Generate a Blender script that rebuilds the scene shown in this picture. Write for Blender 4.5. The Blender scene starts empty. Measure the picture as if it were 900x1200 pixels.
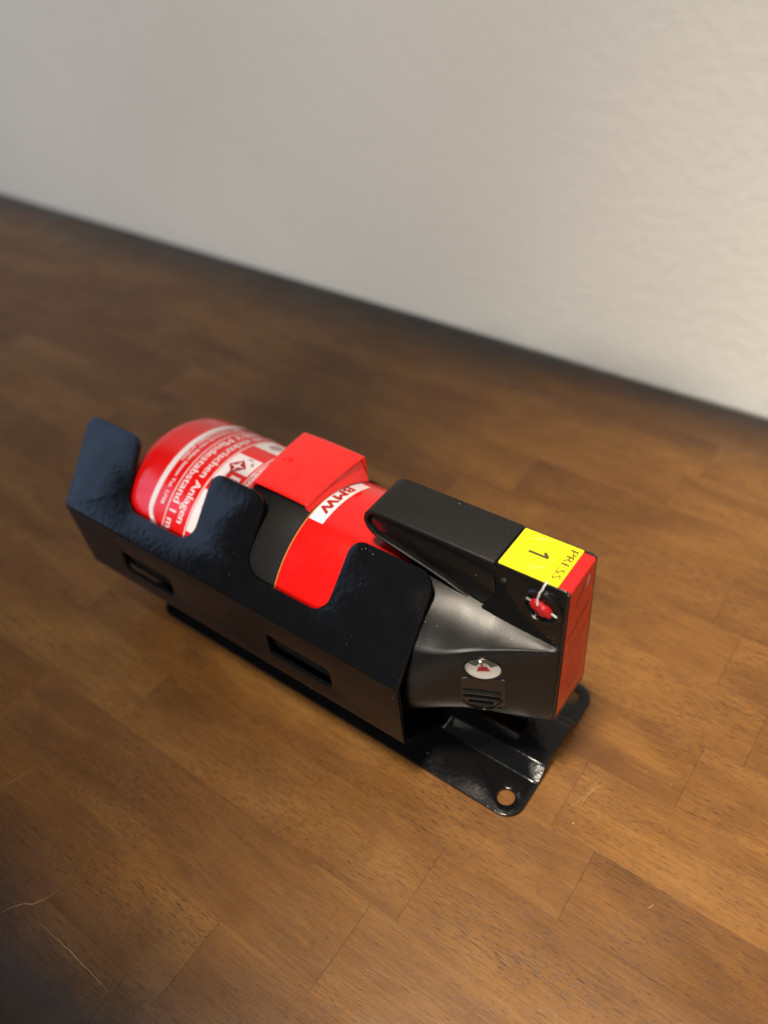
import bpy, bmesh, math, random
import numpy as np
from mathutils import Vector, Matrix

random.seed(7)
S = 0.001                                   # everything below is written in millimetres
scene = bpy.context.scene
col = scene.collection

# ------------------------------------------------------------------ camera, world, lamps, exposure
PITCH, ROLL, YAW = math.radians(43.33), math.radians(-6.5), math.radians(-40.51)
FPX = 983.75                                # focal length in pixels of a 1200 px tall frame
CAM = Vector((113.1, -173.3, 315.2))
fw = Vector((0, math.cos(PITCH), -math.sin(PITCH)))
r0 = Vector((1, 0, 0)); u0 = r0.cross(fw)
rt = math.cos(ROLL)*r0 + math.sin(ROLL)*u0
up = -math.sin(ROLL)*r0 + math.cos(ROLL)*u0
Rz = Matrix.Rotation(-YAW, 3, 'Z')
rt, up, fw = Rz @ rt, Rz @ up, Rz @ fw
cd = bpy.data.cameras.new('camera')
cd.sensor_fit = 'AUTO'; cd.sensor_width = 36.0
cd.lens = FPX/1200*36.0
cd.clip_start = 0.01; cd.clip_end = 50
cam = bpy.data.objects.new('camera', cd); col.objects.link(cam)
M = Matrix((rt, up, -fw)).transposed().to_4x4()
M.translation = CAM*S
cam.matrix_world = M
cd.dof.use_dof = True
cd.dof.focus_distance = (Vector((8, -16, 70)) - CAM).dot(fw)*S
cd.dof.aperture_fstop = (cd.lens*1e-3)/0.0061     # entrance pupil about 6 mm
# keep the real pupil size: lens is given for a 36 mm sensor, so pupil = lens / fstop
scene.camera = cam

world = bpy.data.worlds.new('World'); scene.world = world
world.use_nodes = True
bg = world.node_tree.nodes['Background']
bg.inputs['Color'].default_value = (0.80, 0.86, 1.0, 1)
bg.inputs['Strength'].default_value = 0.03

def area(name, loc, target, size, power, colour, size_y=None):
    l = bpy.data.lights.new(name, 'AREA'); l.energy = power; l.color = colour
    l.shape = 'RECTANGLE' if size_y else 'DISK'; l.size = size
    if size_y: l.size_y = size_y
    o = bpy.data.objects.new(name, l); col.objects.link(o)
    o.location = Vector(loc)*S
    o.rotation_euler = (Vector(target)-Vector(loc)).to_track_quat('-Z', 'Y').to_euler()
    return o
def spot(name, loc, target, power, colour, cone, radius):
    l = bpy.data.lights.new(name, 'SPOT'); l.energy = power; l.color = colour
    l.spot_size = math.radians(cone); l.spot_blend = 1.0; l.shadow_soft_size = radius
    o = bpy.data.objects.new(name, l); col.objects.link(o); o.location = Vector(loc)*S
    o.rotation_euler = (Vector(target)-Vector(loc)).to_track_quat('-Z', 'Y').to_euler()
    return o
spot('ceiling_downlight', (10, -340, 1540), (185, 60, 0), 196.0, (1.0, 0.865, 0.70), 26.5, .12)
area('wall_fill', (380, -1850, 1000), (0, 257, 250), 0.5, 35.5, (1.0, 0.915, 0.785))  # added fill that brightens the wall, no known fixture
WIN = Vector((-1340, -770, 640))
for k_ in range(4):                              # a window of four panes seen from far across the room
    side = Vector((.50, -.87, 0))
    area('window_light', WIN+side*(-500+240*k_), (-120, -30, 60), 0.20, 1.05, (0.45, 0.64, 1.0), 0.85)

scene.view_settings.view_transform = 'Standard'
scene.view_settings.look = 'None'
scene.view_settings.exposure = 0.0
scene.view_settings.gamma = 1.0
scene.view_settings.use_curve_mapping = False

# ------------------------------------------------------------------ materials
class NT:
    def __init__(s, name):
        s.m = bpy.data.materials.new(name); s.m.use_nodes = True
        s.t = s.m.node_tree; s.b = s.t.nodes['Principled BSDF']
    def n(s, typ, **kw):
        nd = s.t.nodes.new(typ)
        for k, v in kw.items():
            if k[0] == '_': setattr(nd, k[1:], v)
            else: nd.inputs[k.replace('__', ' ')].default_value = v
        return nd
    def l(s, a, b): s.t.links.new(a, b)
    def set(s, **kw):
        for k, v in kw.items(): s.b.inputs[k.replace('__', ' ')].default_value = v
    def ramp(s, fac, stops):
        r = s.t.nodes.new('ShaderNodeValToRGB'); s.l(fac, r.inputs['Fac'])
        e = r.color_ramp.elements
        while len(e) < len(stops): e.new(0.5)
        for q, (p, c) in zip(e, stops):
            q.position = p; q.color = c if len(c) == 4 else (*c, 1)
        return r.outputs['Color']
    def mix(s, fac, a, b, mode='MIX'):
        x = s.t.nodes.new('ShaderNodeMix'); x.data_type = 'RGBA'; x.blend_type = mode
        for sock, v in ((x.inputs['Factor'], fac), (x.inputs['A'], a), (x.inputs['B'], b)):
            if isinstance(v, (int, float)): sock.default_value = v
            elif isinstance(v, tuple): sock.default_value = (*v, 1) if len(v) == 3 else v
            else: s.l(v, sock)
        return x.outputs['Result']
    def obj(s):
        return s.t.nodes.new('ShaderNodeTexCoord').outputs['Object']
    def noise(s, vec, scale, detail=3, rough=.5, dist=0):
        q = s.n('ShaderNodeTexNoise', Scale=scale, Detail=detail, Roughness=rough, Distortion=dist)
        s.l(vec, q.inputs['Vector']); return q.outputs['Fac']
    def mapping(s, vec, scale):
        q = s.n('ShaderNodeMapping', Scale=scale); s.l(vec, q.inputs['Vector']); return q.outputs['Vector']
    def bump(s, h, strength, dist, prev=None):
        q = s.n('ShaderNodeBump', Strength=strength, Distance=dist); s.l(h, q.inputs['Height'])
        if prev: s.l(prev, q.inputs['Normal'])
        return q.outputs['Normal']

def plain(name, c, rough, bumpscale=0, bumpstr=.1, bumpd=.0002, rv=.0, coat=0, spec=.5, metal=0, dust=0):
    t = NT(name); t.set(Base__Color=(*c, 1), Roughness=rough, Metallic=metal, Coat__Weight=coat, Coat__Roughness=.08)
    t.b.inputs['Specular IOR Level'].default_value = spec
    o = t.obj()
    if bumpscale:
        n = t.noise(o, bumpscale, 3, .55)
        t.l(t.bump(n, bumpstr, bumpd), t.b.inputs['Normal'])
    if rv:
        n2 = t.noise(o, 90, 4, .6)
        mr = t.n('ShaderNodeMapRange'); t.l(n2, mr.inputs['Value'])
        mr.inputs['From Min'].default_value = .3; mr.inputs['From Max'].default_value = .7
        mr.inputs['To Min'].default_value = max(.02, rough-rv); mr.inputs['To Max'].default_value = rough+rv
        t.l(mr.outputs['Result'], t.b.inputs['Roughness'])
    if dust:
        v = t.n('ShaderNodeTexVoronoi', Scale=420.0); t.l(o, v.inputs['Vector'])
        n3 = t.noise(o, 160, 2)
        thr = t.ramp(v.outputs['Distance'], [(0.0, (1, 1, 1)), (.09, (1, 1, 1)), (.12, (0, 0, 0))])
        sel = t.ramp(n3, [(.0, (0, 0, 0)), (.60, (0, 0, 0)), (.66, (1, 1, 1))])
        mk = t.mix(1.0, thr, sel, 'MULTIPLY')
        mk2 = t.mix(1.0, mk, (dust, dust, dust), 'MULTIPLY')
        t.l(t.mix(mk2, (*c,), (.35, .33, .30)), t.b.inputs['Base Color'])
    return t.m

def powder(name):
    t = NT(name); t.set(Base__Color=(.004, .0042, .005, 1), Roughness=.20)
    t.b.inputs['Specular IOR Level'].default_value = .33
    o = t.obj()
    n1 = t.noise(o, 420, 2, .5); n2 = t.noise(o, 1500, 2, .5); n3 = t.noise(o, 55, 2, .5)
    b = t.bump(n3, .010, .003)
    b = t.bump(n1, .16, .0006, b)
    b = t.bump(n2, .16, .0002, b)
    t.l(b, t.b.inputs['Normal'])
    r = t.ramp(t.noise(o, 130, 3), [(.3, (.13, .13, .13)), (.75, (.22, .22, .22))])
    t.l(r, t.b.inputs['Roughness'])
    v = t.n('ShaderNodeTexVoronoi', Scale=330.0); t.l(o, v.inputs['Vector'])
    thr = t.ramp(v.outputs['Distance'], [(0, (1, 1, 1)), (.07, (1, 1, 1)), (.11, (0, 0, 0))])
    sel = t.ramp(t.noise(o, 120, 2), [(.60, (0, 0, 0)), (.68, (.5, .5, .5))])
    t.l(t.mix(t.mix(1.0, thr, sel, 'MULTIPLY'), (.004, .0042, .005), (.22, .22, .22)), t.b.inputs['Base Color'])
    return t.m

def wood():
    t = NT('stained_wood')
    g = t.n('ShaderNodeNewGeometry'); oi = t.n('ShaderNodeObjectInfo')
    off = t.n('ShaderNodeVectorMath', _operation='SCALE'); t.l(oi.outputs['Random'], off.inputs['Scale'])
    off.inputs[0].default_value = (13.7, 5.3, 9.1)
    ad = t.n('ShaderNodeVectorMath', _operation='ADD'); t.l(g.outputs['Position'], ad.inputs[0]); t.l(off.outputs[0], ad.inputs[1])
    P = ad.outputs[0]
    broad = t.noise(t.mapping(P, (7, 26, 26)), 1.0, 4, .6, .8)
    fine = t.noise(t.mapping(P, (60, 820, 820)), 1.0, 5, .65, .3)
    figure = t.noise(t.mapping(P, (30, 38, 38)), 1.0, 3, .6, 1.2)
    pores = t.noise(t.mapping(P, (200, 2300, 2300)), 1.0, 2, .5)
    pores2 = t.noise(t.mapping(P, (330, 2900, 2900)), 1.0, 1, .5)
    c = t.ramp(broad, [(.25, (.094, .0385, .0098)), (.5, (.150, .0670, .0165)), (.75, (.212, .1030, .0260))])
    c = t.mix(.50, c, t.ramp(fine, [(.25, (.32, .30, .28)), (.52, (.58, .58, .58)), (.78, (.80, .80, .80))]), 'OVERLAY')
    c = t.mix(.35, c, t.ramp(figure, [(.3, (.40, .36, .33)), (.7, (.66, .66, .66))]), 'OVERLAY')
    tone = t.ramp(oi.outputs['Random'], [(0, (.84, .80, .77)), (.35, (.98, .96, .94)), (.7, (1.08, 1.08, 1.05)), (1, (.92, .89, .86))])
    c = t.mix(1.0, c, tone, 'MULTIPLY')
    pm = t.ramp(pores, [(.0, (1, 1, 1)), (.33, (1, 1, 1)), (.42, (0, 0, 0))])
    pm2 = t.ramp(pores2, [(.0, (1, 1, 1)), (.34, (1, 1, 1)), (.43, (0, 0, 0))])
    pall = t.mix(1.0, pm, pm2, 'ADD')
    pmask = t.ramp(t.noise(t.mapping(P, (14, 45, 45)), 1.0, 3), [(.36, (.22, .22, .22)), (.62, (.72, .72, .72))])
    pf = t.mix(1.0, pall, pmask, 'MULTIPLY')
    c = t.mix(pf, c, (.050, .020, .007))
    # pale nicks and short scratches worn through the stain
    v = t.n('ShaderNodeTexVoronoi', Scale=1.0); t.l(t.mapping(g.outputs['Position'], (70, 95, 70)), v.inputs['Vector'])
    wob = t.noise(g.outputs['Position'], 1300, 4, .7)
    dd = t.n('ShaderNodeMath', _operation='MULTIPLY_ADD'); t.l(wob, dd.inputs[0]); dd.inputs[1].default_value = .22; t.l(v.outputs['Distance'], dd.inputs[2])
    nick = t.ramp(dd.outputs[0], [(.0, (1, 1, 1)), (.112, (1, 1, 1)), (.122, (0, 0, 0))])
    sel = t.ramp(t.noise(g.outputs['Position'], 22, 2), [(.56, (0, 0, 0)), (.62, (.8, .8, .8))])
    c = t.mix(t.mix(1.0, nick, sel, 'MULTIPLY'), c, (.62, .43, .22))
    # edges burnished dark, the bands widened to paint in shade as well
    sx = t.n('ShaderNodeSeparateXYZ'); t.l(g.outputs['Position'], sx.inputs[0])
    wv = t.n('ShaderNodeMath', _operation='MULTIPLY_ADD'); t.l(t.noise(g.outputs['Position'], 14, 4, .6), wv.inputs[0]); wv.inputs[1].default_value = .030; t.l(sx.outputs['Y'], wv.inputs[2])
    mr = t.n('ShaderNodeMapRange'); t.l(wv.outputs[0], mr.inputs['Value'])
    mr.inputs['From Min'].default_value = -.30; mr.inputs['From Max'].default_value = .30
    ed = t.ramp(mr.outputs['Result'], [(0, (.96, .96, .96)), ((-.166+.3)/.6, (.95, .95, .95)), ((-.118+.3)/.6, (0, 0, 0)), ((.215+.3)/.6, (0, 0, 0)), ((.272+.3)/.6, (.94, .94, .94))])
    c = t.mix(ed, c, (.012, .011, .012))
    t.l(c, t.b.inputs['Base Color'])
    rr = t.ramp(t.noise(g.outputs['Position'], 26, 4, .6), [(.3, (.28, .28, .28)), (.7, (.44, .44, .44))])
    t.l(rr, t.b.inputs['Roughness'])
    b = t.bump(fine, .13, .0005)
    pinv = t.n('ShaderNodeInvert'); t.l(pall, pinv.inputs['Color'])
    b = t.bump(pinv.outputs['Color'], .14, .0002, b)
    b = t.bump(t.noise(g.outputs['Position'], 40, 3), .10, .002, b)
    t.l(b, t.b.inputs['Normal'])
    t.b.inputs['Specular IOR Level'].default_value = .34
    return t.m

def wallpaint():
    t = NT('eggshell_wall_paint'); t.set(Roughness=.62)
    g = t.n('ShaderNodeNewGeometry'); P = g.outputs['Position']
    c = t.ramp(t.noise(P, 5, 3), [(.3, (.66, .655, .62)), (.7, (.72, .71, .675))])
    t.l(c, t.b.inputs['Base Color'])
    n = t.noise(P, 115, 2, .45, 0); n2 = t.noise(P, 210, 2, .5); n3 = t.noise(P, 18, 2, .5)
    b = t.bump(n, .32, .0020); b = t.bump(n2, .15, .0006, b); b = t.bump(n3, .12, .004, b)
    t.l(b, t.b.inputs['Normal'])
    return t.m

MAT = dict(
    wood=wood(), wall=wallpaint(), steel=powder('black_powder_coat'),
    red=plain('red_enamel', (.78, .007, .006), .22, 60, .03, .001, .05, coat=.4),
    redclip=plain('red_clip_plastic', (.82, .012, .008), .27, 300, .05, .0005, .06, coat=.35),
    redsheet=plain('red_label_film', (.62, .010, .010), .25, 220, .05, .0004, .05),
    white=plain('white_print', (.86, .775, .80), .28),
    grey=plain('grey_print', (.42, .30, .30), .3),
    darkred=plain('dark_red_print', (.40, .010, .015), .3),
    strap=plain('black_strap_rubber', (.009, .009, .009), .5, 900, .35, .0003, .05, spec=.15),
    satin=plain('black_satin_plastic', (.007, .007, .007), .31, 2600, .30, .00013, .04, dust=.35, spec=.29),
    lever=plain('black_lever_plastic', (.008, .0077, .0074), .46, 1500, .25, .0002, .06, dust=.5, spec=.26),
    gloss=plain('black_gloss_plastic', (.006, .006, .006), .20, 700, .06, .0002, .05, dust=.4, spec=.4),
    yellow=plain('yellow_sticker', (.92, .80, .004), .38, 300, .04, .0003, .04),
    ink=plain('black_ink', (.015, .015, .012), .45),
    olive=plain('olive_ink', (.045, .040, .006), .5),
    dial=plain('gauge_dial', (.74, .72, .70), .22, coat=.5),
    chrome=plain('bright_metal', (.82, .82, .82), .16, metal=1.0),
    wire=plain('seal_wire', (.70, .70, .70), .35),
    redseal=plain('red_seal_plastic', (.36, .012, .016), .34, 500, .5, .001, .05),
    shine=plain('black_shiny_plastic', (.010, .010, .010), .13, 700, .05, .0002, .03),
    scale=plain('grey_green_ink', (.10, .115, .09), .4),
    scuff=plain('scuffed_stain', (.25, .145, .058), .5),
    floor=plain('dark_floor', (.012, .012, .013), .7),
    tape=plain('orange_strap_edge', (.55, .20, .06), .4),
)
gl = NT('clear_lens'); gl.set(Base__Color=(1, 1, 1, 1), Roughness=.03, IOR=1.49); gl.b.inputs['Transmission Weight'].default_value = 1.0
MAT['glass'] = gl.m

# ------------------------------------------------------------------ helpers
def finish(name, me, mat, parent=None, smooth=35):
    me.materials.clear(); me.materials.append(mat)
    if smooth:
        for p in me.polygons: p.use_smooth = True
        me.set_sharp_from_angle(angle=math.radians(smooth))
    o = bpy.data.objects.new(name, me); col.objects.link(o)
    if parent: o.parent = parent
    return o
def from_bm(name, bm, mat, parent=None, smooth=35, normals=True):
    if normals: bmesh.ops.recalc_face_normals(bm, faces=bm.faces[:])
    bmesh.ops.scale(bm, vec=(S, S, S), verts=bm.verts[:])
    me = bpy.data.meshes.new(name); bm.to_mesh(me); bm.free()
    return finish(name, me, mat, parent, smooth)
def bake(o, smooth=35):
    dg = bpy.context.evaluated_depsgraph_get(); dg.update()
    me = bpy.data.meshes.new_from_object(o.evaluated_get(dg))
    o.modifiers.clear(); old = o.data; me.name = old.name; o.data = me
    for p in me.polygons: p.use_smooth = True
    me.set_sharp_from_angle(angle=math.radians(smooth))
    return o
def mod_bevel(o, w, seg=2, ang=40):
    m = o.modifiers.new('b', 'BEVEL'); m.width = w*S; m.segments = seg; m.limit_method = 'ANGLE'
    m.angle_limit = math.radians(ang); m.use_clamp_overlap = True; m.harden_normals = False
def mod_solid(o, t, offset=-1):
    m = o.modifiers.new('s', 'SOLIDIFY'); m.thickness = t*S; m.offset = offset; m.use_even_offset = True
def empty(name, label, cat, loc=(0, 0, 0)):
    o = bpy.data.objects.new(name, None); col.objects.link(o); o.empty_display_size = .02
    o['label'] = label; o['category'] = cat
    return o
def fillet(pts, n=6):
    """pts: (x, y, r) corners -> polyline with rounded corners"""
    out = []; N = len(pts)
    for i in range(N):
        a = Vector(pts[i-1][:2]); b = Vector(pts[i][:2]); c = Vector(pts[(i+1) % N][:2]); r = pts[i][2]
        if r <= 0: out.append(tuple(b)); continue
        d1 = (a-b).normalized(); d2 = (c-b).normalized()
        ang = math.acos(max(-1, min(1, d1.dot(d2)))); tl = r/math.tan(ang/2)
        cen = b + (d1+d2).normalized()*(r/math.sin(ang/2))
        p1 = b+d1*tl-cen; p2 = b+d2*tl-cen
        a1 = math.atan2(p1.y, p1.x); a2 = math.atan2(p2.y, p2.x)
        da = (a2-a1+math.pi) % (2*math.pi)-math.pi
        for k in range(n+1):
            t = a1+da*k/n; out.append((cen.x+r*math.cos(t), cen.y+r*math.sin(t)))
    return out
def circle(cx, cy, r, n=24): return [(cx+r*math.cos(2*math.pi*k/n), cy+r*math.sin(2*math.pi*k/n)) for k in range(n)]
def flat_poly(loops):
    """2D region with holes as a triangulated bmesh in the xy plane"""
    bm = bmesh.new(); es = []
    for lp in loops:
        vs = [bm.verts.new((x, y, 0)) for x, y in lp]
        for i in range(len(vs)): es.append(bm.edges.new((vs[i-1], vs[i])))
    bmesh.ops.triangle_fill(bm, edges=es, use_beauty=True, normal=(0, 0, 1))
    return bm
def cut(bm, axis, vals):
    for v in vals:
        co = [0, 0, 0]; no = [0, 0, 0]; co[axis] = v; no[axis] = 1
        bmesh.ops.bisect_plane(bm, geom=bm.verts[:]+bm.edges[:]+bm.faces[:], dist=1e-5, plane_co=co, plane_no=no)
def bent_profile(pts, r, n=5):
    """polyline (a,b) with bends of radius r -> list of (s, a, b), s measured on the sharp polyline flattened with true arc length"""
    P = [Vector(p) for p in pts]; out = [(0.0, P[0])]; s = 0; prev = P[0]
    for i in range(1, len(P)-1):
        d1 = (P[i-1]-P[i]).normalized(); d2 = (P[i+1]-P[i]).normalized()
        ang = math.acos(max(-1, min(1, d1.dot(d2)))); tl = r/math.tan(ang/2)
        cen = P[i]+(d1+d2).normalized()*(r/math.sin(ang/2))
        a = P[i]+d1*tl; b = P[i]+d2*tl
        s += (a-prev).length; out.append((s, a))
        a1 = math.atan2(*(a-cen).yx); a2 = math.atan2(*(b-cen).yx); da = (a2-a1+math.pi) % (2*math.pi)-math.pi
        for k in range(1, n+1):
            t = a1+da*k/n; s += abs(da)*r/n
            out.append((s, cen+Vector((math.cos(t), math.sin(t)))*r))
        prev = b
    s += (P[-1]-prev).length; out.append((s, P[-1]))
    return out
def bend(bm, prof):
    """maps bmesh (x, s, 0) -> (x, a(s), b(s))"""
    ss = [p[0] for p in prof]
    cut(bm, 1, ss[1:-1])
    A = np.array([p[1].x for p in prof]); B = np.array([p[1].y for p in prof])
    for v in bm.verts:
        s = v.co.y; v.co = (v.co.x, float(np.interp(s, ss, A)), float(np.interp(s, ss, B)))
    bmesh.ops.dissolve_degenerate(bm, dist=1e-4, edges=bm.edges[:])
def tube(pts, r, n=8, caps=True):
    bm = bmesh.new(); P = [Vector(p) for p in pts]; rings = []
    ref = Vector((0.13, .31, .94)).normalized()
    for i, p in enumerate(P):
        t = (P[min(i+1, len(P)-1)]-P[max(i-1, 0)]).normalized()
        a = t.cross(ref).normalized(); b = t.cross(a)
        rings.append([bm.verts.new(p+(a*math.cos(2*math.pi*k/n)+b*math.sin(2*math.pi*k/n))*r) for k in range(n)])
    for i in range(len(rings)-1):
        for k in range(n):
            bm.faces.new((rings[i][k], rings[i][(k+1) % n], rings[i+1][(k+1) % n], rings[i+1][k]))
    if caps: bm.faces.new(rings[0]); bm.faces.new(rings[-1])
    return bm
def extrude_xz(poly, ylo, yhi):
    """(x,z) outline extruded along y; ylo/yhi may be functions of (x,z)"""
    f = (lambda x, z: ylo) if not callable(ylo) else ylo
    g = (lambda x, z: yhi) if not callable(yhi) else yhi
    bm = bmesh.new()
    a = [bm.verts.new((x, f(x, z), z)) for x, z in poly]; b = [bm.verts.new((x, g(x, z), z)) for x, z in poly]
    bm.faces.new(a); bm.faces.new(b[::-1])
    for i in range(len(a)): bm.faces.new((a[i-1], a[i], b[i], b[i-1]))
    return bm
def text_bm(body, size, bold=0.0, width=None, align='CENTER', space=1.0):
    cu = bpy.data.curves.new('t', 'FONT'); cu.body = body; cu.size = size; cu.align_x = align
    cu.align_y = 'CENTER'; cu.resolution_u = 3; cu.space_character = space
    o = bpy.data.objects.new('t', cu); col.objects.link(o)
    dg = bpy.context.evaluated_depsgraph_get(); dg.update()
    me = bpy.data.meshes.new_from_object(o.evaluated_get(dg))
    bm = bmesh.new()
    # a heavier weight: the strokes are laid three times, a hair apart
    for i, dx in enumerate((0, -bold, bold) if bold else (0,)):
        n0 = len(bm.verts); bm.from_mesh(me); bm.verts.ensure_lookup_table()
        for v in bm.verts[n0:]: v.co = (v.co.x+dx, v.co.y, .012*i)
    bmesh.ops.triangulate(bm, faces=bm.faces[:])
    bpy.data.objects.remove(o); bpy.data.curves.remove(cu); bpy.data.meshes.remove(me)
    if width and len(bm.verts):
        xs = [v.co.x for v in bm.verts]; w = max(xs)-min(xs)
        bmesh.ops.scale(bm, vec=(width/w, 1, 1), verts=bm.verts[:])
    return bm

# ------------------------------------------------------------------ dimensions shared by the things
ZC, R = 50.2, 40.7                          # axis height and radius of the bottle
def onc(x, th, r):                          # point on the bottle: th degrees from the top towards the viewer's side
    a = math.radians(th); return Vector((x, -r*math.sin(a), ZC+r*math.cos(a)))

# ------------------------------------------------------------------ wall
bm = bmesh.new()
for f in (tuple((x, 269.5+.0095*(x-45), z) for x, z in ((-2200, -700), (1400, -700), (1400, 1700), (-2200, 1700))),):
    fv = [bm.verts.new(p) for p in f]; bv = [bm.verts.new((p[0], p[1]+80, p[2])) for p in f]
    bm.faces.new(fv); bm.faces.new(bv[::-1])
    for i in range(4): bm.faces.new((fv[i-1], fv[i], bv[i], bv[i-1]))
w = from_bm('wall', bm, MAT['wall'], smooth=0)
w['kind'] = 'structure'; w['label'] = 'off white painted wall with fine orange peel texture behind the table'

bm = bmesh.new(); bm.faces.new([bm.verts.new(p) for p in ((-3000, -3500, -700), (2500, -3500, -700), (2500, 400, -700), (-3000, 400, -700))])
fl = from_bm('floor', bm, MAT['floor'], smooth=0); fl['kind'] = 'structure'

# ------------------------------------------------------------------ table of glued staves
table = empty('table', 'dark stained butcher block tabletop with worn edge standing against the pale wall', 'table')
TX0, TX1 = -1150, 520
rows = [-200, -159, -126.5, -90.5, -57.7, -27.5, 4.5, 36, 67.5, 99, 130.5, 162, 193, 225, 260]
known = {1: -27.5, 2: 15, 3: 26, 4: 73.5, 6: 91, 8: 84, 9: 70.5}
def back(x): return 267.0+.0095*(x-45)          # the back edge runs along the wall, a hair off the grain
def stave(x0, x1, y0, y1, edge):
    g, T = .06, 32.0
    gy = .004
    if edge == 0:
        xa, xb = x0+g, x1-g
        bm = bmesh.new(); e = .05
        sec = [(y0+gy, -T), (y1-gy, -T), (y1-gy, -e), (y1-gy-e, 0), (y0+gy+e, 0), (y0+gy, -e)]
    else:
        bm = bmesh.new(); e = .05; r = 26.0 if edge < 0 else 9.0
        q = []
        if edge < 0:
            q = [(y1-gy, -T), (y1-gy, -e), (y1-gy-e, 0)]
            for k in range(9):
                a = math.pi/2*k/8; q.append((y0+r-r*math.sin(a), -r+r*math.cos(a)))
            q.append((y0, -T))
        else:
            q = [(y0+gy, -T), (y0+gy, -e), (y0+gy+e, 0)]
            for k in range(9):
                a = math.pi/2*k/8; q.append((y1-r+r*math.sin(a), -r+r*math.cos(a)))
            q.append((y1, -T))
        sec = q
        xa, xb = x0+g, x1-g
    sl = (lambda y, x: y0+(y-y0)*(back(x)-y0)/(y1-y0)) if edge > 0 else (lambda y, x: y)
    A = [bm.verts.new((xa, sl(y, xa), z)) for y, z in sec]; B = [bm.verts.new((xb, sl(y, xb), z)) for y, z in sec]
    bm.faces.new(A); bm.faces.new(B[::-1])
    for i in range(len(A)): bm.faces.new((A[i-1], A[i], B[i], B[i-1]))
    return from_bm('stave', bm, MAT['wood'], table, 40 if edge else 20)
for i in range(len(rows)-1):
    js = [known.get(i, random.uniform(-120, 120))]
    while js[-1] < TX1: js.append(js[-1]+random.uniform(150, 300))
    js = sorted(js)
    while js[0] > TX0: js.insert(0, js[0]-random.uniform(140, 320))
    edge = -1 if i == 0 else (1 if i == len(rows)-2 else 0)
    for a, b in zip(js[:-1], js[1:]):
        stave(a, b, rows[i], rows[i+1], edge)

# old scratches in the finish
def scratch(pts, wd):
    bm = bmesh.new(); P = [Vector((*q, .02)) for q in pts]; L_, R_ = [], []
    for i, q in enumerate(P):
        t = (P[min(i+1, len(P)-1)]-P[max(i-1, 0)]).normalized(); n = Vector((-t.y, t.x, 0))
        h = wd*.5*(.25+.75*math.sin(math.pi*(i+.3)/(len(P)-.4)))*random.uniform(.7, 1.2)
        L_.append(bm.verts.new(q+n*h)); R_.append(bm.verts.new(q-n*h))
    for i in range(len(P)-1): bm.faces.new((L_[i], R_[i], R_[i+1], L_[i+1]))
    for f in bm.faces:
        f.normal_update()
        if f.normal.z < 0: f.normal_flip()
    return from_bm('scratch', bm, MAT['scuff'], table, 0, normals=False)
def line(x0, y0, x1, y1, bow=0, n=12):
    d = Vector((x1-x0, y1-y0)); nn = Vector((-d.y, d.x)).normalized(); out = []
    for k in range(n+1):
        t = k/n; q = Vector((x0, y0))+d*t+nn*(bow*math.sin(math.pi*t)+random.uniform(-.15, .15)); out.append(tuple(q))
    return out
scratch(line(-99, -172, -92, -163.5, 1.2)+line(-92, -163.5, -88, -154, -.8)[1:], .3)
scratch(line(-144.5, -141.8, -139.5, -127), .3)
scratch(line(-84.5, -166.2, -44, -166.8, .5, 24), .22)
scratch(line(62.5, 3.5, 57, -19, 1.0), .2)
scratch(line(64.5, 0, 60.5, -14, -.8), .35)
for _ in range(14):
    x, y = random.uniform(-140, 190), random.uniform(-160, 90); a = random.uniform(-.5, .5)+random.choice((0, 0, 1.4)); l = random.uniform(1.2, 4)
    scratch(line(x, y, x+l*math.cos(a), y+l*math.sin(a), random.uniform(-.3, .3), 5), random.uniform(.22, .45))

# ------------------------------------------------------------------ mounting bracket
bracket = empty('mounting_bracket', 'black powder coated steel cradle bracket with red topped strap lying on the wooden table', 'bracket')
TH = 1.7
# base plate: hat section with four rounded ears and bolt holes
prof = bent_profile([(-35.6, 2), (-16.4, 2), (-10.8, 7.4), (10.8, 7.4), (16.4, 2), (35.6, 2)], 2.0, 4)
L = prof[-1][0]
XB0, XB1 = -158.8, 43.3
outline = fillet([(XB0, 0, 8), (XB1, 0, 8), (XB1, L, 8), (XB0, L, 8)], 8)
mid = L/2
sh = 35.6-27.9
holes = [circle(hx, hy, 3.6) for hx in (35.2, -150.5) for hy in (sh, L-sh)]
holes.append(fillet([(-12, mid-3.8, 1), (27.5, mid-3.8, 1), (27.5, mid+3.8, 1), (-12, mid+3.8, 1)], 3))
bm = flat_poly([outline]+holes); bend(bm, prof)
for f in bm.faces:
    f.normal_update()
    if f.normal.z < 0: f.normal_flip()
o = from_bm('base_plate', bm, MAT['steel'], bracket, normals=False)
mod_solid(o, TH); mod_bevel(o, .35, 2, 60); bake(o, 35)

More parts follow.
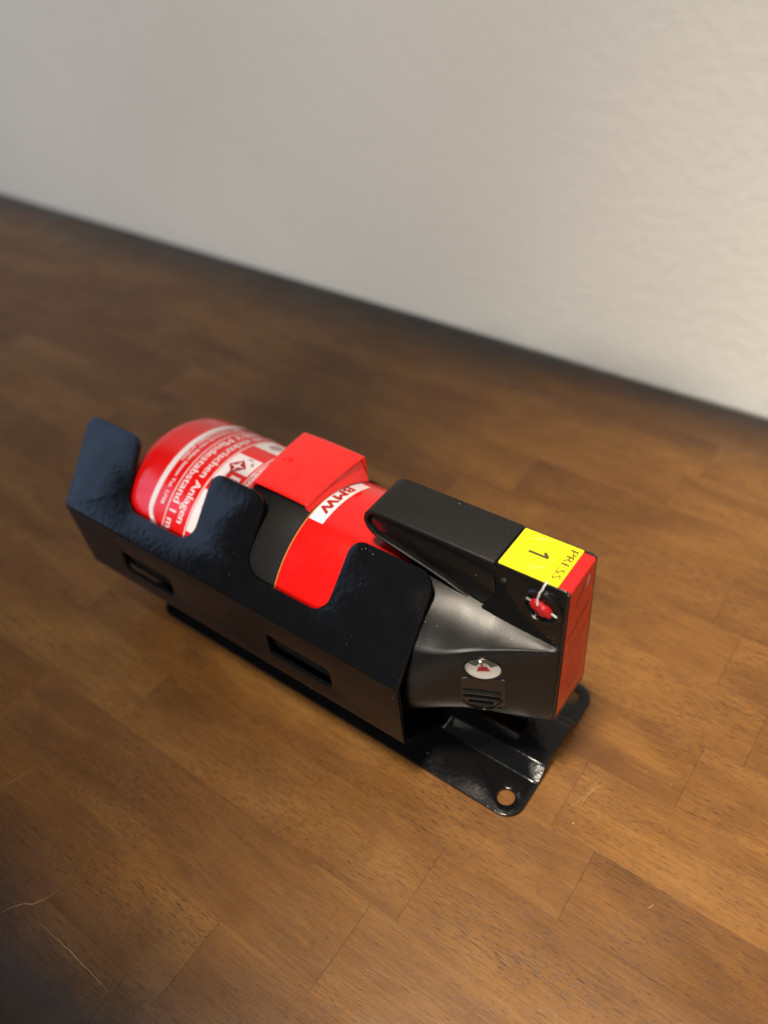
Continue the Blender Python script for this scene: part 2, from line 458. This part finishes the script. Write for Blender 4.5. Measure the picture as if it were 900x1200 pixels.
# cradle: eight sided trough round the bottle, three tabs on the near side
B1, B2, B3 = (-44.4, 66.0), (-44.7, 32.2), (-18.5, 7.9)
k = math.sqrt(.5)
topY, topZ = B1[0]+k*43.2, B1[1]+k*43.2
prof = bent_profile([(topY, topZ), B1, B2, B3, (18.5, 7.9), (44.6, 32.2), (44.4, 57)], 1.6, 5)
Ls = prof[-1][0]
def s_at(i):  # arclength at middle of bend i (1-based), each bend contributes 6 entries after the first
    base = 1+(i-1)*6; return (prof[base][0]+prof[base+5][0])/2
s1, s2, s3 = s_at(1), s_at(2), s_at(3)
def tb(x, h, r=0): return (x, s1-h, r)           # h: height above the bend along the tab
HT = s1-.02
ol = [tb(-187.0, 0), tb(-191.0, HT, 5.5), tb(-156.8, HT, 6), tb(-151.2, 11.8, 9), tb(-110.6, 11.8, 8), tb(-112.0, HT, 5.5),
      tb(-82.2, HT, 7), tb(-80.8, 11.8, 9), tb(-39.4, 11.8, 7.5), tb(-39.2, HT, 6), tb(-2.6, HT, 7.5), tb(-.6, 0),
      (0, s2, 0), (0, s3, 0), (0, Ls, 4), (-176, Ls, 6), (-176, s3, 0), (-181.5, s2, 6)]
slot = lambda x0, x1, z0, z1, r: fillet([(x0, s1+66-z1, r[0]), (x1, s1+66-z1, r[1]), (x1, s1+66-z0, r[2]), (x0, s1+66-z0, r[3])], 4)
hol = [slot(-66.0, -33.2, 41.0, 54.2, (1.0, 2.5, 4.0, 1.5)), slot(-154.0, -122.0, 41.0, 54.2, (1.0, 2.5, 4.0, 1.5))]
bm = flat_poly([fillet(ol, 7)]+hol); bend(bm, prof)
for f in bm.faces:
    f.normal_update(); c = f.calc_center_median()
    if f.normal.dot(Vector((0, c.y, c.z-ZC))) < 0: f.normal_flip()
o = from_bm('cradle', bm, MAT['steel'], bracket, normals=False)
mod_solid(o, TH); mod_bevel(o, .42, 3, 60); bake(o, 35)

# strap round the bottle and its red over-centre clip
def arc_sheet(x0, x1, t0, t1, r, nt=48, nx=1, fx=None):
    bm = bmesh.new(); g = []
    for i in range(nt+1):
        th = t0+(t1-t0)*i/nt
        g.append([bm.verts.new(onc(x0+(x1-x0)*j/nx, th, r)) for j in range(nx+1)])
    for i in range(nt):
        for j in range(nx): bm.faces.new((g[i][j], g[i][j+1], g[i+1][j+1], g[i+1][j]))
    return bm
def outward(bm):
    for f in bm.faces:
        f.normal_update(); c = f.calc_center_median()
        if f.normal.dot(Vector((0, c.y, c.z-ZC))) < 0: f.normal_flip()
bm = arc_sheet(-96.3, -66.2, -78, 100, R+1.0, 64); outward(bm)
o = from_bm('strap', bm, MAT['strap'], bracket, normals=False); mod_solid(o, .9); mod_bevel(o, .25, 2, 60); bake(o)
bm = arc_sheet(-66.25, -65.6, -60, 100, R+.25, 64); outward(bm)
e = from_bm('strap_edge', bm, MAT['tape'], o, normals=False)

bm = arc_sheet(-178, -4, 60, 122, R+.35, 20); outward(bm)  # black sheet added to paint the shade inside the cradle slots
from_bm('slot_shade', bm, MAT['strap'], bracket, normals=False)

# clip: sloped plate with walls down to the bottle
def clip_pt(u, v, lower=None):       # u 0..1 along x, v 0..1 from the near lip to the far end
    wdt = 14.4+1.9*v
    x = -81.6+.3*v+(2*u-1)*wdt
    y = -8.0+33.6*v; z = 94.6+1.2*v+.9*math.sin(math.pi*v)-.5*(2*u-1)**2
    return x, y, z
bm = bmesh.new(); NV = 12; top = []
for j in range(NV+1):
    top.append([bm.verts.new(clip_pt(i/4, j/NV)) for i in range(5)])
for j in range(NV):
    for i in range(4): bm.faces.new((top[j][i], top[j][i+1], top[j+1][i+1], top[j+1][i]))
tail = []                                        # the far end folds down to the bottle
for q in range(1, 7):
    row = []
    for i in range(5):
        x, y, z = clip_pt(i/4, 1); a = math.radians(15*q)
        row.append(bm.verts.new((x, y+2.2*math.sin(a), z-2.2*(1-math.cos(a))-(8.5 if q == 6 else 0))))
    tail.append(row)
for a, b in zip([top[-1]]+tail[:-1], tail):
    for i in range(4): bm.faces.new((a[i], a[i+1], b[i+1], b[i]))
for f in bm.faces:
    f.normal_update()
    if f.normal.z+.6*f.normal.y < 0: f.normal_flip()
o = from_bm('clip', bm, MAT['redclip'], bracket, normals=False)
mod_solid(o, 1.5); mod_bevel(o, .55, 3, 50); bake(o, 50)
for side in (0, 1):
    bm = bmesh.new(); T_, L_ = [], []
    for j in range(NV+1):
        x, y, z = clip_pt(side, j/NV); sg = 1 if side else -1
        zz = ZC+math.sqrt((R+1.0)**2-y*y); v_ = j/NV
        T_.append(bm.verts.new((x-sg*(1.0+.5*v_), y, z-1.0))); L_.append(bm.verts.new((x+sg*(.8+1.2*v_), y, min(z-1.6, zz))))
    for j in range(NV): bm.faces.new((T_[j], T_[j+1], L_[j+1], L_[j]))
    for f in bm.faces:
        f.normal_update()
        if f.normal.x*(1 if side else -1) < 0: f.normal_flip()
    w_ = from_bm('clip_wall', bm, MAT['redclip'], o, normals=False)
    mod_solid(w_, .9); bake(w_, 50)
clip = o
def clip_on(x, y, dz=.0):
    v = (y+8)/33.6; return Vector((x, y, clip_pt(.5, v)[2]+dz))
def mark(pts, r=.22):
    return tube([clip_on(x, y, -.03) for x, y in pts], r, 6)
for rr_, a0, a1 in ((6.0, 20, 150), (4.6, 20, 150), (3.2, 30, 150)):
    pts = [(-88+rr_*math.cos(math.radians(a0+(a1-a0)*q/14)), 5+rr_*.8*math.sin(math.radians(a0+(a1-a0)*q/14))) for q in range(15)]
    from_bm('embossed_mark', mark(pts, .26), MAT['redclip'], clip)
from_bm('embossed_mark', mark([(-91, 2.2), (-86, .6), (-79.5, 1.8)], .28), MAT['redclip'], clip)
from_bm('embossed_mark', mark([(-79.5, 1.8), (-82, 4.6)], .24), MAT['redclip'], clip)

# ------------------------------------------------------------------ fire extinguisher
ext = empty('fire_extinguisher', 'small red fire extinguisher with black trigger head lying on its side in the black bracket', 'fire extinguisher')
# bottle (lathe about x)
def lathe(prof, n=96):
    bm = bmesh.new(); rings = []
    for x, r in prof:
        if r < 1e-6: rings.append([bm.verts.new((x, 0, ZC))])
        else: rings.append([bm.verts.new((x, -r*math.sin(2*math.pi*q/n), ZC+r*math.cos(2*math.pi*q/n))) for q in range(n)])
    for a, b in zip(rings[:-1], rings[1:]):
        for q in range(n):
            q2 = (q+1) % n
            if len(a) == 1: bm.faces.new((a[0], b[q], b[q2]))
            elif len(b) == 1: bm.faces.new((a[q], b[0], a[q2]))
            else: bm.faces.new((a[q], b[q], b[q2], a[q2]))
    return bm
pf = [(-160, 0), (-163, 20)]
rb = 13.0
for q in range(10):
    a = math.pi/2*q/9; pf.append((-164+rb-rb*math.cos(a), R-rb+rb*math.sin(a)))
pf += [(-120, R), (-60, R), (-19, R), (-17, R-.6), (-16, R-3), (-16, 0)]
body_bottle = from_bm('bottle', lathe(pf), MAT['red'], ext)

PX = lambda bm, d: bm
def wrap_text(name, body, size, x, th, mat, parent, align='CENTER', bold=.0, width=None, r=R+.10, space=1.0):
    bm = text_bm(body, size, bold, width, align, space)
    cut_vals = np.arange(-60, 60, 2.0)
    if len(bm.verts):
        xs = [v.co.x for v in bm.verts]
        cut(bm, 0, [c for c in cut_vals if min(xs) < c < max(xs)])
    for v in bm.verts:
        v.co = onc(x+v.co.y, th+math.degrees(v.co.x/R), r+v.co.z)
    outward(bm)
    return from_bm(name, bm, mat, parent, normals=False)
def patch(name, x0, x1, t0, t1, mat, parent, r=R+.06):
    bm = arc_sheet(x0, x1, t0, t1, r, max(2, int(abs(t1-t0)/3))); outward(bm)
    return from_bm(name, bm, mat, parent, normals=False)
def wrap_ring(name, outer, inner, mat, parent, r=R+.08):
    bm = flat_poly([outer]+([inner] if inner else []))
    ys = [v.co.y for v in bm.verts]; cut(bm, 1, np.arange(math.ceil(min(ys)), max(ys), 2.5))
    for v in bm.verts: v.co = onc(v.co.x, math.degrees(v.co.y/R), r)
    outward(bm); return from_bm(name, bm, mat, parent, normals=False)
D = lambda th: math.radians(th)*R          # degrees -> arc length
label = wrap_ring('label_border', fillet([(-141, D(-95), 10), (-97.5, D(-95), 2), (-97.5, D(60), 2), (-141, D(60), 10)], 8),
                  fillet([(-138.2, D(-92), 8), (-97.6, D(-92), .5), (-97.6, D(58.4), .5), (-138.2, D(58.4), 8)], 8), MAT['white'], ext)
patch('label_line', -130.9, -130.4, -90, 58.4, MAT['white'], label)
patch('label_line', -118.0, -117.4, -90, 58.4, MAT['white'], label)
patch('label_line', -102.2, -101.7, -90, 58.4, MAT['white'], label)
wrap_text('lettering', 'elektrischen Anlagen', 5.6, -121.6, 50.5, MAT['white'], label, 'RIGHT', .11, 52)
wrap_text('lettering', 'Vorsicht bei', 5.6, -121.6, -27, MAT['white'], label, 'RIGHT', .11)
wrap_text('lettering', 'Mindestabstand 1 m', 5.6, -127.4, 56.5, MAT['white'], label, 'RIGHT', .11, 51)
wrap_text('lettering', 'nur bis 1000 V', 5.6, -127.4, -19, MAT['white'], label, 'RIGHT', .11)
wrap_text('lettering', 'Nach Gebrauch neu füllen lassen Tel. 1798', 2.6, -134.2, 44, MAT['white'], label, 'RIGHT', .08, 56)
wrap_text('lettering', 'Alle zwei Jahre durch Sachkundigen prüfen', 2.6, -136.8, 15, MAT['white'], label, 'RIGHT', .06, 60)
# pictogram boxes
def picto(t0, t1, x0=-117.0, x1=-103.2):
    return patch('pictogram_box', x0, x1, t0, t1, MAT['white'], label)
def shape(name, pts, mat, parent, r=R+.16):
    return wrap_ring(name, [(x, D(t)) for x, t in pts], None, mat, parent, r)
b1 = picto(-7.5, 7)
patch('pictogram_box', -117.0, -112.4, 7, 17, MAT['white'], label)
shape('pictogram', [(-115.6, 3.6), (-111.2, -3.2), (-106.6, 2.2), (-111.4, 8.6)], MAT['darkred'], b1)
shape('pictogram', [(-114.6, 3.4), (-111.8, 2.2), (-111.2, -2.2), (-110.6, 2.0), (-107.6, 2.4), (-110.7, 3.4), (-111.4, 7.4), (-111.9, 3.8)], MAT['white'], b1, R+.24)
shape('pictogram', [(-107.0, -4), (-105.2, -3), (-104.8, -.5), (-106.6, -1.2)], MAT['grey'], b1)
shape('pictogram', [(-110, -6.2), (-107.2, -6.3), (-107.6, -5.0), (-110, -4.6)], MAT['grey'], b1)
b2 = picto(24.5, 52)
shape('pictogram', [(-113.5, 31), (-110.5, 29), (-107.5, 31), (-108, 36), (-111, 38.5), (-113.5, 36)], MAT['grey'], b2)
shape('pictogram', [(-112.5, 42), (-108.5, 41), (-108.5, 46), (-112.5, 47.5)], MAT['grey'], b2)
b3 = picto(-38, -20)
shape('pictogram', [(-112, -33), (-108, -34), (-106, -28), (-109, -24), (-113, -27)], MAT['grey'], b3)
b4 = picto(-66, -50)
wrap_text('lettering', 'E', 7.4, -107.4, 12.2, MAT['white'], label, 'CENTER', .3)
wrap_text('lettering', 'Brand in Wohnungen', 4.6, -99.6, 12.5, MAT['white'], label, 'RIGHT', .14, 42)
wrap_text('lettering', '1. Lasche drücken', 3.4, -134.2, -42, MAT['white'], label, 'RIGHT', .08)

# white maker's band beside the strap
band = patch('maker_band', -66.1, -58.7, -31, 13.6, MAT['white'], ext, R+.10)
wrap_text('lettering', 'BMW', 6.4, -62.6, -6.6, MAT['darkred'], band, 'CENTER', .28, 19.5, R+.22, 1.08)

# ---- black head: shoulder that tapers from the round bottle into a narrow upright slab
XS = [-17.5, -10, -2, 6, 13, 20, 27, 34, 39.5, 43.2, 44.6]
TAB = dict(
    b=[40.7, 39.6, 37.0, 32.8, 28.6, 24.4, 20.8, 17.2, 14.6, 12.8, 12.0],
    zt=[90.9, 90.7, 90.3, 89.6, 88.6, 87.6, 86.8, 86.0, 85.3, 84.8, 84.2],
    zb=[9.5, 17.0, 26.0, 30.0, 31.4, 32.2, 32.8, 33.8, 35.4, 37.6, 39.6],
    cy=[31.2, 31.4, 31.4, 29.3, 26.2, 22.0, 18.9, 15.9, 13.7, 12.3, 11.5],
    cz=[76.4, 76.0, 75.4, 75.8, 77.6, 79.6, 81.2, 82.5, 83.4, 84.0, 83.4],
    ky=[19, 19, 18, 16, 13.5, 11.5, 10.8, 10.8, 11.0, 11.2, 11.0],
    wz=[50.2, 50.2, 51, 53, 55, 57, 58.5, 60, 61, 62, 62],
    kz=[65, 65, 65, 66.5, 71, 76.4, 79, 81, 82.6, 83.6, 83.0],
    n=[2.0, 2.0, 2.0, 2.05, 2.15, 2.4, 2.7, 3.1, 3.6, 4.2, 4.2])
_cs = {k2: np.array(v2) for k2, v2 in TAB.items()}
def smooth_interp(x, ys):                       # Catmull-Rom through the table
    i = int(np.clip(np.searchsorted(XS, x)-1, 0, len(XS)-2)); h = XS[i+1]-XS[i]; t = (x-XS[i])/h
    m0 = (ys[i+1]-ys[i-1])/(XS[i+1]-XS[i-1]) if i > 0 else (ys[1]-ys[0])/h
    m1 = (ys[i+2]-ys[i])/(XS[i+2]-XS[i]) if i < len(XS)-2 else (ys[-1]-ys[-2])/h
    return (2*t**3-3*t*t+1)*ys[i]+(t**3-2*t*t+t)*h*m0+(-2*t**3+3*t*t)*ys[i+1]+(t**3-t*t)*h*m1
def half_section(x):
    q = {k2: smooth_interp(x, v2) for k2, v2 in _cs.items()}; out = []
    def bez(p0, p1, p2, m):
        for i in range(m):
            t = i/m; out.append(((1-t)**2*p0[0]+2*t*(1-t)*p1[0]+t*t*p2[0], (1-t)**2*p0[1]+2*t*(1-t)*p1[1]+t*t*p2[1]))
    bez((0, q['zt']), (q['ky'], q['zt']), (q['cy'], q['cz']), 18)
    bez((q['cy'], q['cz']), (q['b'], q['kz']), (q['b'], q['wz']), 16)
    for i in range(19):
        a = math.pi/2*i/18; e = 2/q['n']
        out.append((q['b']*max(0, math.cos(a))**e, q['wz']-(q['wz']-q['zb'])*math.sin(a)**e))
    return out
def head_y(x, z):
    hs_ = half_section(x)[14:]; zz = [p[1] for p in hs_][::-1]; yy = [p[0] for p in hs_][::-1]
    return -float(np.interp(z, zz, yy))
bm = bmesh.new(); rings = []
xs = list(np.linspace(-17.5, 43.2, 44))+[44.0, 44.6]
for x in xs:
    h_ = half_section(x)
    rings.append([bm.verts.new((x, -y, z)) for y, z in h_]+[bm.verts.new((x, y, z)) for y, z in h_[-2:0:-1]])
NR = len(rings[0])
for a, b in zip(rings[:-1], rings[1:]):
    for q in range(NR): bm.faces.new((a[q], b[q], b[(q+1) % NR], a[(q+1) % NR]))
bm.faces.new(rings[0]); bm.faces.new(rings[-1][::-1])
head = from_bm('head', bm, MAT['satin'], ext, 60)

# ---- trigger block: top lever folded round a nose, recessed web, solid front block
def hwid(x, z): return 10.0+max(0, (112-z))*.030
# folded strip (constant thickness) as seen from the side
outer = [(18.4, 112.0), (-29.5, 111.1)]
for q in range(1, 12):
    a = math.radians(90+q*15); outer.append((-29.6+6.9*math.cos(a), 104.2+6.9*math.sin(a)))
outer += [(-20.5, 95.0), (-2.5, 90.6), (9, 86.5), (15, 84)]
def inset(pl, d):
    out = []
    for i, p in enumerate(pl):
        a = Vector(pl[max(i-1, 0)]); b = Vector(pl[min(i+1, len(pl)-1)]); t = (b-a).normalized()
        out.append((p[0]-t.y*d, p[1]+t.x*d))
    return out
inner = inset(outer, 1.9)
for q in range(len(inner)-5, len(inner)): inner[q] = inset(outer, 1.0)[q]
poly = outer+inner[::-1]
bm = extrude_xz(poly, -10.2, 10.2)
o = from_bm('lever', bm, MAT['lever'], ext); mod_bevel(o, .9, 3, 50); bake(o, 45)
lever = o
web = [(17, 110.0), (-26, 109.8), (-32.5, 108), (-34.4, 104), (-32.5, 99.8), (-29, 98), (-20, 96.5), (-2.5, 92), (9, 88), (20, 84)]
o = from_bm('handle_web', extrude_xz(web, -9.4, 9.4), MAT['gloss'], ext); mod_bevel(o, .8, 2, 50); bake(o, 45)
blk = fillet([(-16, 109.9, 0), (14, 107.6, 0), (18.6, 105.0, 3.5), (19.2, 95.5, 5), (13.2, 86.6, 0), (20, 78, 0), (44.9, 72, 0), (44.9, 112.6, 1.2), (18.7, 112.0, 0), (18.7, 109.9, 0)], 5)
o = from_bm('trigger_block', extrude_xz(blk, lambda x, z: -hwid(x, z), hwid), MAT['gloss'], ext)
mod_bevel(o, .7, 3, 50); bake(o, 45); block = o
# end plate carrying the red label: stands on the front of block and head
endp = fillet([(-12.3, 42.5, 3), (12.0, 42.5, 3), (10.4, 112.0, 1.4), (-10.2, 112.0, 1.4)], 4)
bm = bmesh.new()
a = [bm.verts.new((43.6, y, z)) for y, z in endp]; b = [bm.verts.new((45.3, y, z)) for y, z in endp]
bm.faces.new(a[::-1]); bm.faces.new(b)
for i in range(len(a)): bm.faces.new((a[i-1], a[i], b[i], b[i-1]))
o = from_bm('end_plate', bm, MAT['gloss'], ext); mod_bevel(o, .4, 2, 50); bake(o)
# red film folded from the top over the end
TOPZ = 112.25
def top_z(x): return 111.95+.0255*(x-19)
pr_ = bent_profile([(41.0, top_z(41)+.16), (45.52, top_z(45)+.12), (45.52, 46.5)], 1.3, 5)
bm = bmesh.new(); g = []
for s, p in pr_:
    hw = 9.4 if p.y > 110 else hwid(45, p.y)-.55
    g.append([bm.verts.new((p.x, -hw+.0, p.y)), bm.verts.new((p.x, hw-1.2, p.y))])
for i in range(len(g)-1): bm.faces.new((g[i][0], g[i][1], g[i+1][1], g[i+1][0]))
for f in bm.faces:
    f.normal_update()
    if f.normal.dot(Vector((1, 0, 1))) < 0: f.normal_flip()
o = from_bm('red_label', bm, MAT['redsheet'], ext, normals=False); redl = o
# print on the red end face
def end_text(body, size, y, z, mat, width=None, rot=0):
    bm = text_bm(body, size, .0, width)
    for v in bm.verts:
        px, py = v.co.x, v.co.y
        v.co = (45.62, y+px, z+py)
    return from_bm('lettering', bm, mat, redl, normals=True)
def end_bar(y0, z0, y1, z1, t, mat):
    d = Vector((y1-y0, z1-z0)).normalized(); n = Vector((-d.y, d.x))*t/2
    bm = bmesh.new()
    bm.faces.new([bm.verts.new((45.62, y0+n.x, z0+n.y)), bm.verts.new((45.62, y1+n.x, z1+n.y)), bm.verts.new((45.62, y1-n.x, z1-n.y)), bm.verts.new((45.62, y0-n.x, z0-n.y))])
    return from_bm('printed_mark', bm, mat, redl)
end_bar(-4.4, 100.5, 2.2, 107.0, 1.6, MAT['darkred']); end_bar(2.6, 104.5, 4.2, 108.5, 1.0, MAT['white'])
end_bar(-8.0, 86.5, 6.8, 93.4, 1.5, MAT['darkred'])
for zz in (82, 78.5, 75, 71.5, 68, 64.5, 61, 57.5, 54):
    wds = random.uniform(9, 14)
    end_text(random.choice(['Sicherung ziehen', 'Pulver 1 kg', 'Brandklassen ABC', 'Druck 15 bar', 'Nicht erhitzen']), 1.9, 0, zz, MAT['darkred'], wds)

# yellow sticker with raised ring
def topsheet(name, outline, mat, parent, dz, holes=()):
    bm = flat_poly([outline]+list(holes))
    for v in bm.verts: v.co = (v.co.x, v.co.y, top_z(v.co.x)+dz)
    for f in bm.faces:
        f.normal_update()
        if f.normal.z < 0: f.normal_flip()
    return from_bm(name, bm, mat, parent, normals=False)
yel = topsheet('yellow_sticker', fillet([(19.4, -9.6, .4), (40.9, -9.6, .2), (40.9, 9.0, .2), (19.4, 9.0, .4)], 3), MAT['yellow'], ext, .20)
ring = bmesh.new()
NRG = 48; RR = 6.6; g = []
for q in range(NRG):
    a = 2*math.pi*q/NRG; rg = []
    for j in range(5):
        t = math.pi*j/4; rr = RR+.75*math.cos(t); x = 28.8+rr*math.cos(a); y = .6+rr*math.sin(a)
        rg.append(ring.verts.new((x, y, top_z(x)+.20+.65*math.sin(t))))
    g.append(rg)
for q in range(NRG):
    for j in range(4): ring.faces.new((g[q][j], g[q][j+1], g[(q+1) % NRG][j+1], g[(q+1) % NRG][j]))
from_bm('raised_ring', ring, MAT['yellow'], yel)
def top_text(body, size, x, y, mat, parent, width=None, bold=0):
    bm = text_bm(body, size, bold, width)
    for v in bm.verts:
        px, py = v.co.x, v.co.y; X = x+py
        v.co = (X, y-px, top_z(X)+.27+v.co.z)
    for f in bm.faces:
        f.normal_update()
        if f.normal.z < 0: f.normal_flip()
    return from_bm('lettering', bm, mat, parent, normals=False)
bm = bmesh.new()
for quad in ([(-3.6, -1.15), (3.8, -1.15), (3.8, .05), (-3.6, .05)], [(3.8, .05), (1.9, 1.75), (1.0, 1.0), (2.1, .05)]):
    bm.faces.new([bm.verts.new((28.9+x, .6+y, top_z(28.9+x)+.27)) for x, y in quad])
from_bm('lettering', bm, MAT['olive'], yel)
top_text('PRESS', 4.3, 38.3, .3, MAT['olive'], yel, 14.6, .10)

# seal boss on the near side of the block
YS = -10.35
def ydisc(cx, cz, prof, n=40):             # lathe about y, prof: (r, y)
    bm = bmesh.new(); rings = []
    for r, y in prof:
        if r < 1e-6: rings.append([bm.verts.new((cx, y, cz))])
        else: rings.append([bm.verts.new((cx+r*math.cos(2*math.pi*q/n), y, cz+r*math.sin(2*math.pi*q/n))) for q in range(n)])
    for a, b in zip(rings[:-1], rings[1:]):
        for q in range(n):
            q2 = (q+1) % n
            if len(a) == 1: bm.faces.new((a[0], b[q], b[q2]))
            elif len(b) == 1: bm.faces.new((a[q], b[0], a[q2]))
            else: bm.faces.new((a[q], b[q], b[q2], a[q2]))
    return bm
SX, SZ = 36.6, 101.6
o = from_bm('seal_boss', ydisc(SX, SZ, [(7.6, YS+.6), (7.6, YS-.9), (7.2, YS-1.4), (6.3, YS-1.4), (5.8, YS-1.0), (5.6, YS-.1), (0, YS-.1)]), MAT['gloss'], ext)
boss = o
for ang in (75, 165, 255, 345):
    a = math.radians(ang); c = Vector((SX+5.0*math.cos(a), YS-.4, SZ+5.0*math.sin(a))); d = Vector((math.cos(a), 0, math.sin(a)))
    from_bm('boss_rib', tube([c-d*1.3, c+d*1.0], .75, 8), MAT['gloss'], boss)
bm = ydisc(0, 0, [(0, 1.2), (2.6, 1.1), (3.1, .3), (3.0, -.7), (2.0, -1.4), (0, -1.6)], 24)
for v in bm.verts:
    x, y, z = v.co; y += .25*math.sin(x*2.1+z*1.7)
    q = Matrix.Rotation(math.radians(24), 3, 'Y') @ Vector((x*1.40, y, z*.80)); v.co = (SX+q.x, YS-.6+q.y, SZ-.2+q.z*1.1)
seal = from_bm('seal', bm, MAT['redseal'], ext)
wp = [(SX+.6, YS+1.0, 112.75), (SX+.4, YS-.1, 112.5), (SX+.2, YS-.9, 111.2), (SX-.6, YS-1.5, 109), (SX-.9, YS-2.0, 106.5), (SX-.6, YS-2.2, 104)]
from_bm('seal_wire', tube(wp, .30, 8), MAT['wire'], seal)
bm = ydisc(22.2, 105.4, [(1.5, YS+.5), (1.45, YS-.35), (1.0, YS-.8), (0, YS-.95)], 20)
from_bm('pin_end', bm, MAT['lever'], ext)

# pressure gauge and thumb grip on the near shoulder
GX, GZ = 21.8, 71.0
def frame_at(x, z):
    p = Vector((x, head_y(x, z), z)); e = .6
    tx = (Vector((x+e, head_y(x+e, z), z))-Vector((x-e, head_y(x-e, z), z))).normalized()
    tz = (Vector((x, head_y(x, z+e), z+e))-Vector((x, head_y(x, z-e), z-e))).normalized()
    n = tx.cross(tz).normalized()
    if n.y > 0: n = -n
    tz = n.cross(tx) if n.cross(tx).z > 0 else tx.cross(n)
    return p, tx, tz, n
gp, gu, gv, gn = frame_at(GX, GZ); gv = gv*.82
def gdisc(prof, n=48, sx=1, sv=1):
    bm = bmesh.new(); rings = []
    for r, h in prof:
        if r < 1e-6: rings.append([bm.verts.new(gp+gn*h)])
        else: rings.append([bm.verts.new(gp+gu*(r*sx*math.cos(2*math.pi*q/n))+gv*(r*sv*math.sin(2*math.pi*q/n))+gn*h) for q in range(n)])
    for a, b in zip(rings[:-1], rings[1:]):
        for q in range(n):
            q2 = (q+1) % n
            if len(a) == 1: bm.faces.new((a[0], b[q], b[q2]))
            elif len(b) == 1: bm.faces.new((a[q], b[0], a[q2]))
            else: bm.faces.new((a[q], b[q], b[q2], a[q2]))
    return bm
bore = from_bm('bore', tube([gp-gn*3.2, gp+gn*8], 6.75, 48), MAT['satin'])
bm_ = bmesh.new(); bm_.from_mesh(bore.data)
for v in bm_.verts:                              # oval like the dial
    d_ = v.co/S-gp; h_ = d_.dot(gv.normalized()); v.co = (v.co/S-gv.normalized()*h_*.18)*S
bmesh.ops.recalc_face_normals(bm_, faces=bm_.faces[:]); bm_.to_mesh(bore.data); bm_.free()
m_ = head.modifiers.new('bore', 'BOOLEAN'); m_.operation = 'DIFFERENCE'; m_.object = bore; m_.solver = 'EXACT'
bake(head, 50)
bpy.data.objects.remove(bore)
gauge = from_bm('pressure_gauge', gdisc([(7.05, -.6), (7.05, .25), (6.85, .5), (6.5, .45), (6.3, -.3), (6.0, -1.6)]), MAT['gloss'], ext)
from_bm('dial', gdisc([(6.35, .0), (6.1, -.9), (5.4, -1.6), (4.4, -2.0), (0, -2.1)]), MAT['dial'], gauge)
def gplate(pts, h, mat, name):
    bm = bmesh.new(); bm.faces.new([bm.verts.new(gp+gu*x+gv*y+gn*h) for x, y in pts]); f = bm.faces[:]
    return from_bm(name, bm, mat, gauge)
sect = lambda r0, r1, a0, a1: [(r1*math.cos(math.radians(a0+(a1-a0)*q/8)), r1*math.sin(math.radians(a0+(a1-a0)*q/8))) for q in range(9)]+[(r0*math.cos(math.radians(a1-(a1-a0)*q/8)), r0*math.sin(math.radians(a1-(a1-a0)*q/8))) for q in range(9)]
gplate(sect(2.4, 5.0, 15, 165), -1.55, MAT['scale'], 'dial_scale')
gplate([(-2.2, -2.2), (2.4, -1.6), (1.2, .6), (-1.6, .2)], -1.9, MAT['redseal'], 'dial_mark')
o = from_bm('needle', tube([gp-gn*1.2, gp-gn*1.2+gu*-1+gv*4.2], .28, 6), MAT['redseal'], gauge)
from_bm('lens', gdisc([(6.3, .1), (5.6, .7), (4.4, 1.15), (2.4, 1.45), (0, 1.55)]), MAT['glass'], gauge)

def hp(x, z, d=0):
    return Vector((x, head_y(x, z)-d, z))
# grip: raised tongue below the gauge with three ribs and a rounded foot
def skin(outl, d):
    bm = flat_poly([outl]); zs = [v.co.y for v in bm.verts]; xs_ = [v.co.x for v in bm.verts]
    cut(bm, 1, np.arange(min(zs)+1.5, max(zs), 1.5)); cut(bm, 0, np.arange(min(xs_)+1.5, max(xs_), 1.5))
    for v in bm.verts: v.co = hp(v.co.x, v.co.y, d)
    for f in bm.faces:
        f.normal_update()
        if f.normal.y > 0: f.normal_flip()
    return bm
gx0, gx1, gzt, gzb = 15.4, 29.2, 66, 45.2
foot = fillet([(gx0, gzt, 0), (gx1, gzt, 0), (gx1, gzb, 6.2), (gx0, gzb, 6.2)], 8)
o = from_bm('thumb_grip', skin(foot, .35), MAT['shine'], ext, normals=False); mod_solid(o, 1.5); mod_bevel(o, .4, 2, 60); bake(o, 40)
grip = o
def rib(x0, z0, x1, z1, r=.7):
    return tube([hp(x0+(x1-x0)*q/10, z0+(z1-z0)*q/10, .75) for q in range(11)], r, 8)
for x0, z0, x1, z1 in ((15.9, 58.5, 28.2, 57.2), (16.0, 55.2, 27.8, 53.9), (17.6, 51.6, 25.6, 50.6)):
    from_bm('rib', rib(x0, z0, x1, z1), MAT['shine'], grip)
rim = [(15.8, 52.5), (16.4, 50.0), (17.6, 47.6), (19.2, 46.0), (21, 45.3), (23, 45.5), (25, 47.0), (26.6, 49.2), (28.2, 53.0)]
from_bm('rib', tube([hp(x, z, .45) for x, z in rim], .55, 8), MAT['shine'], grip)
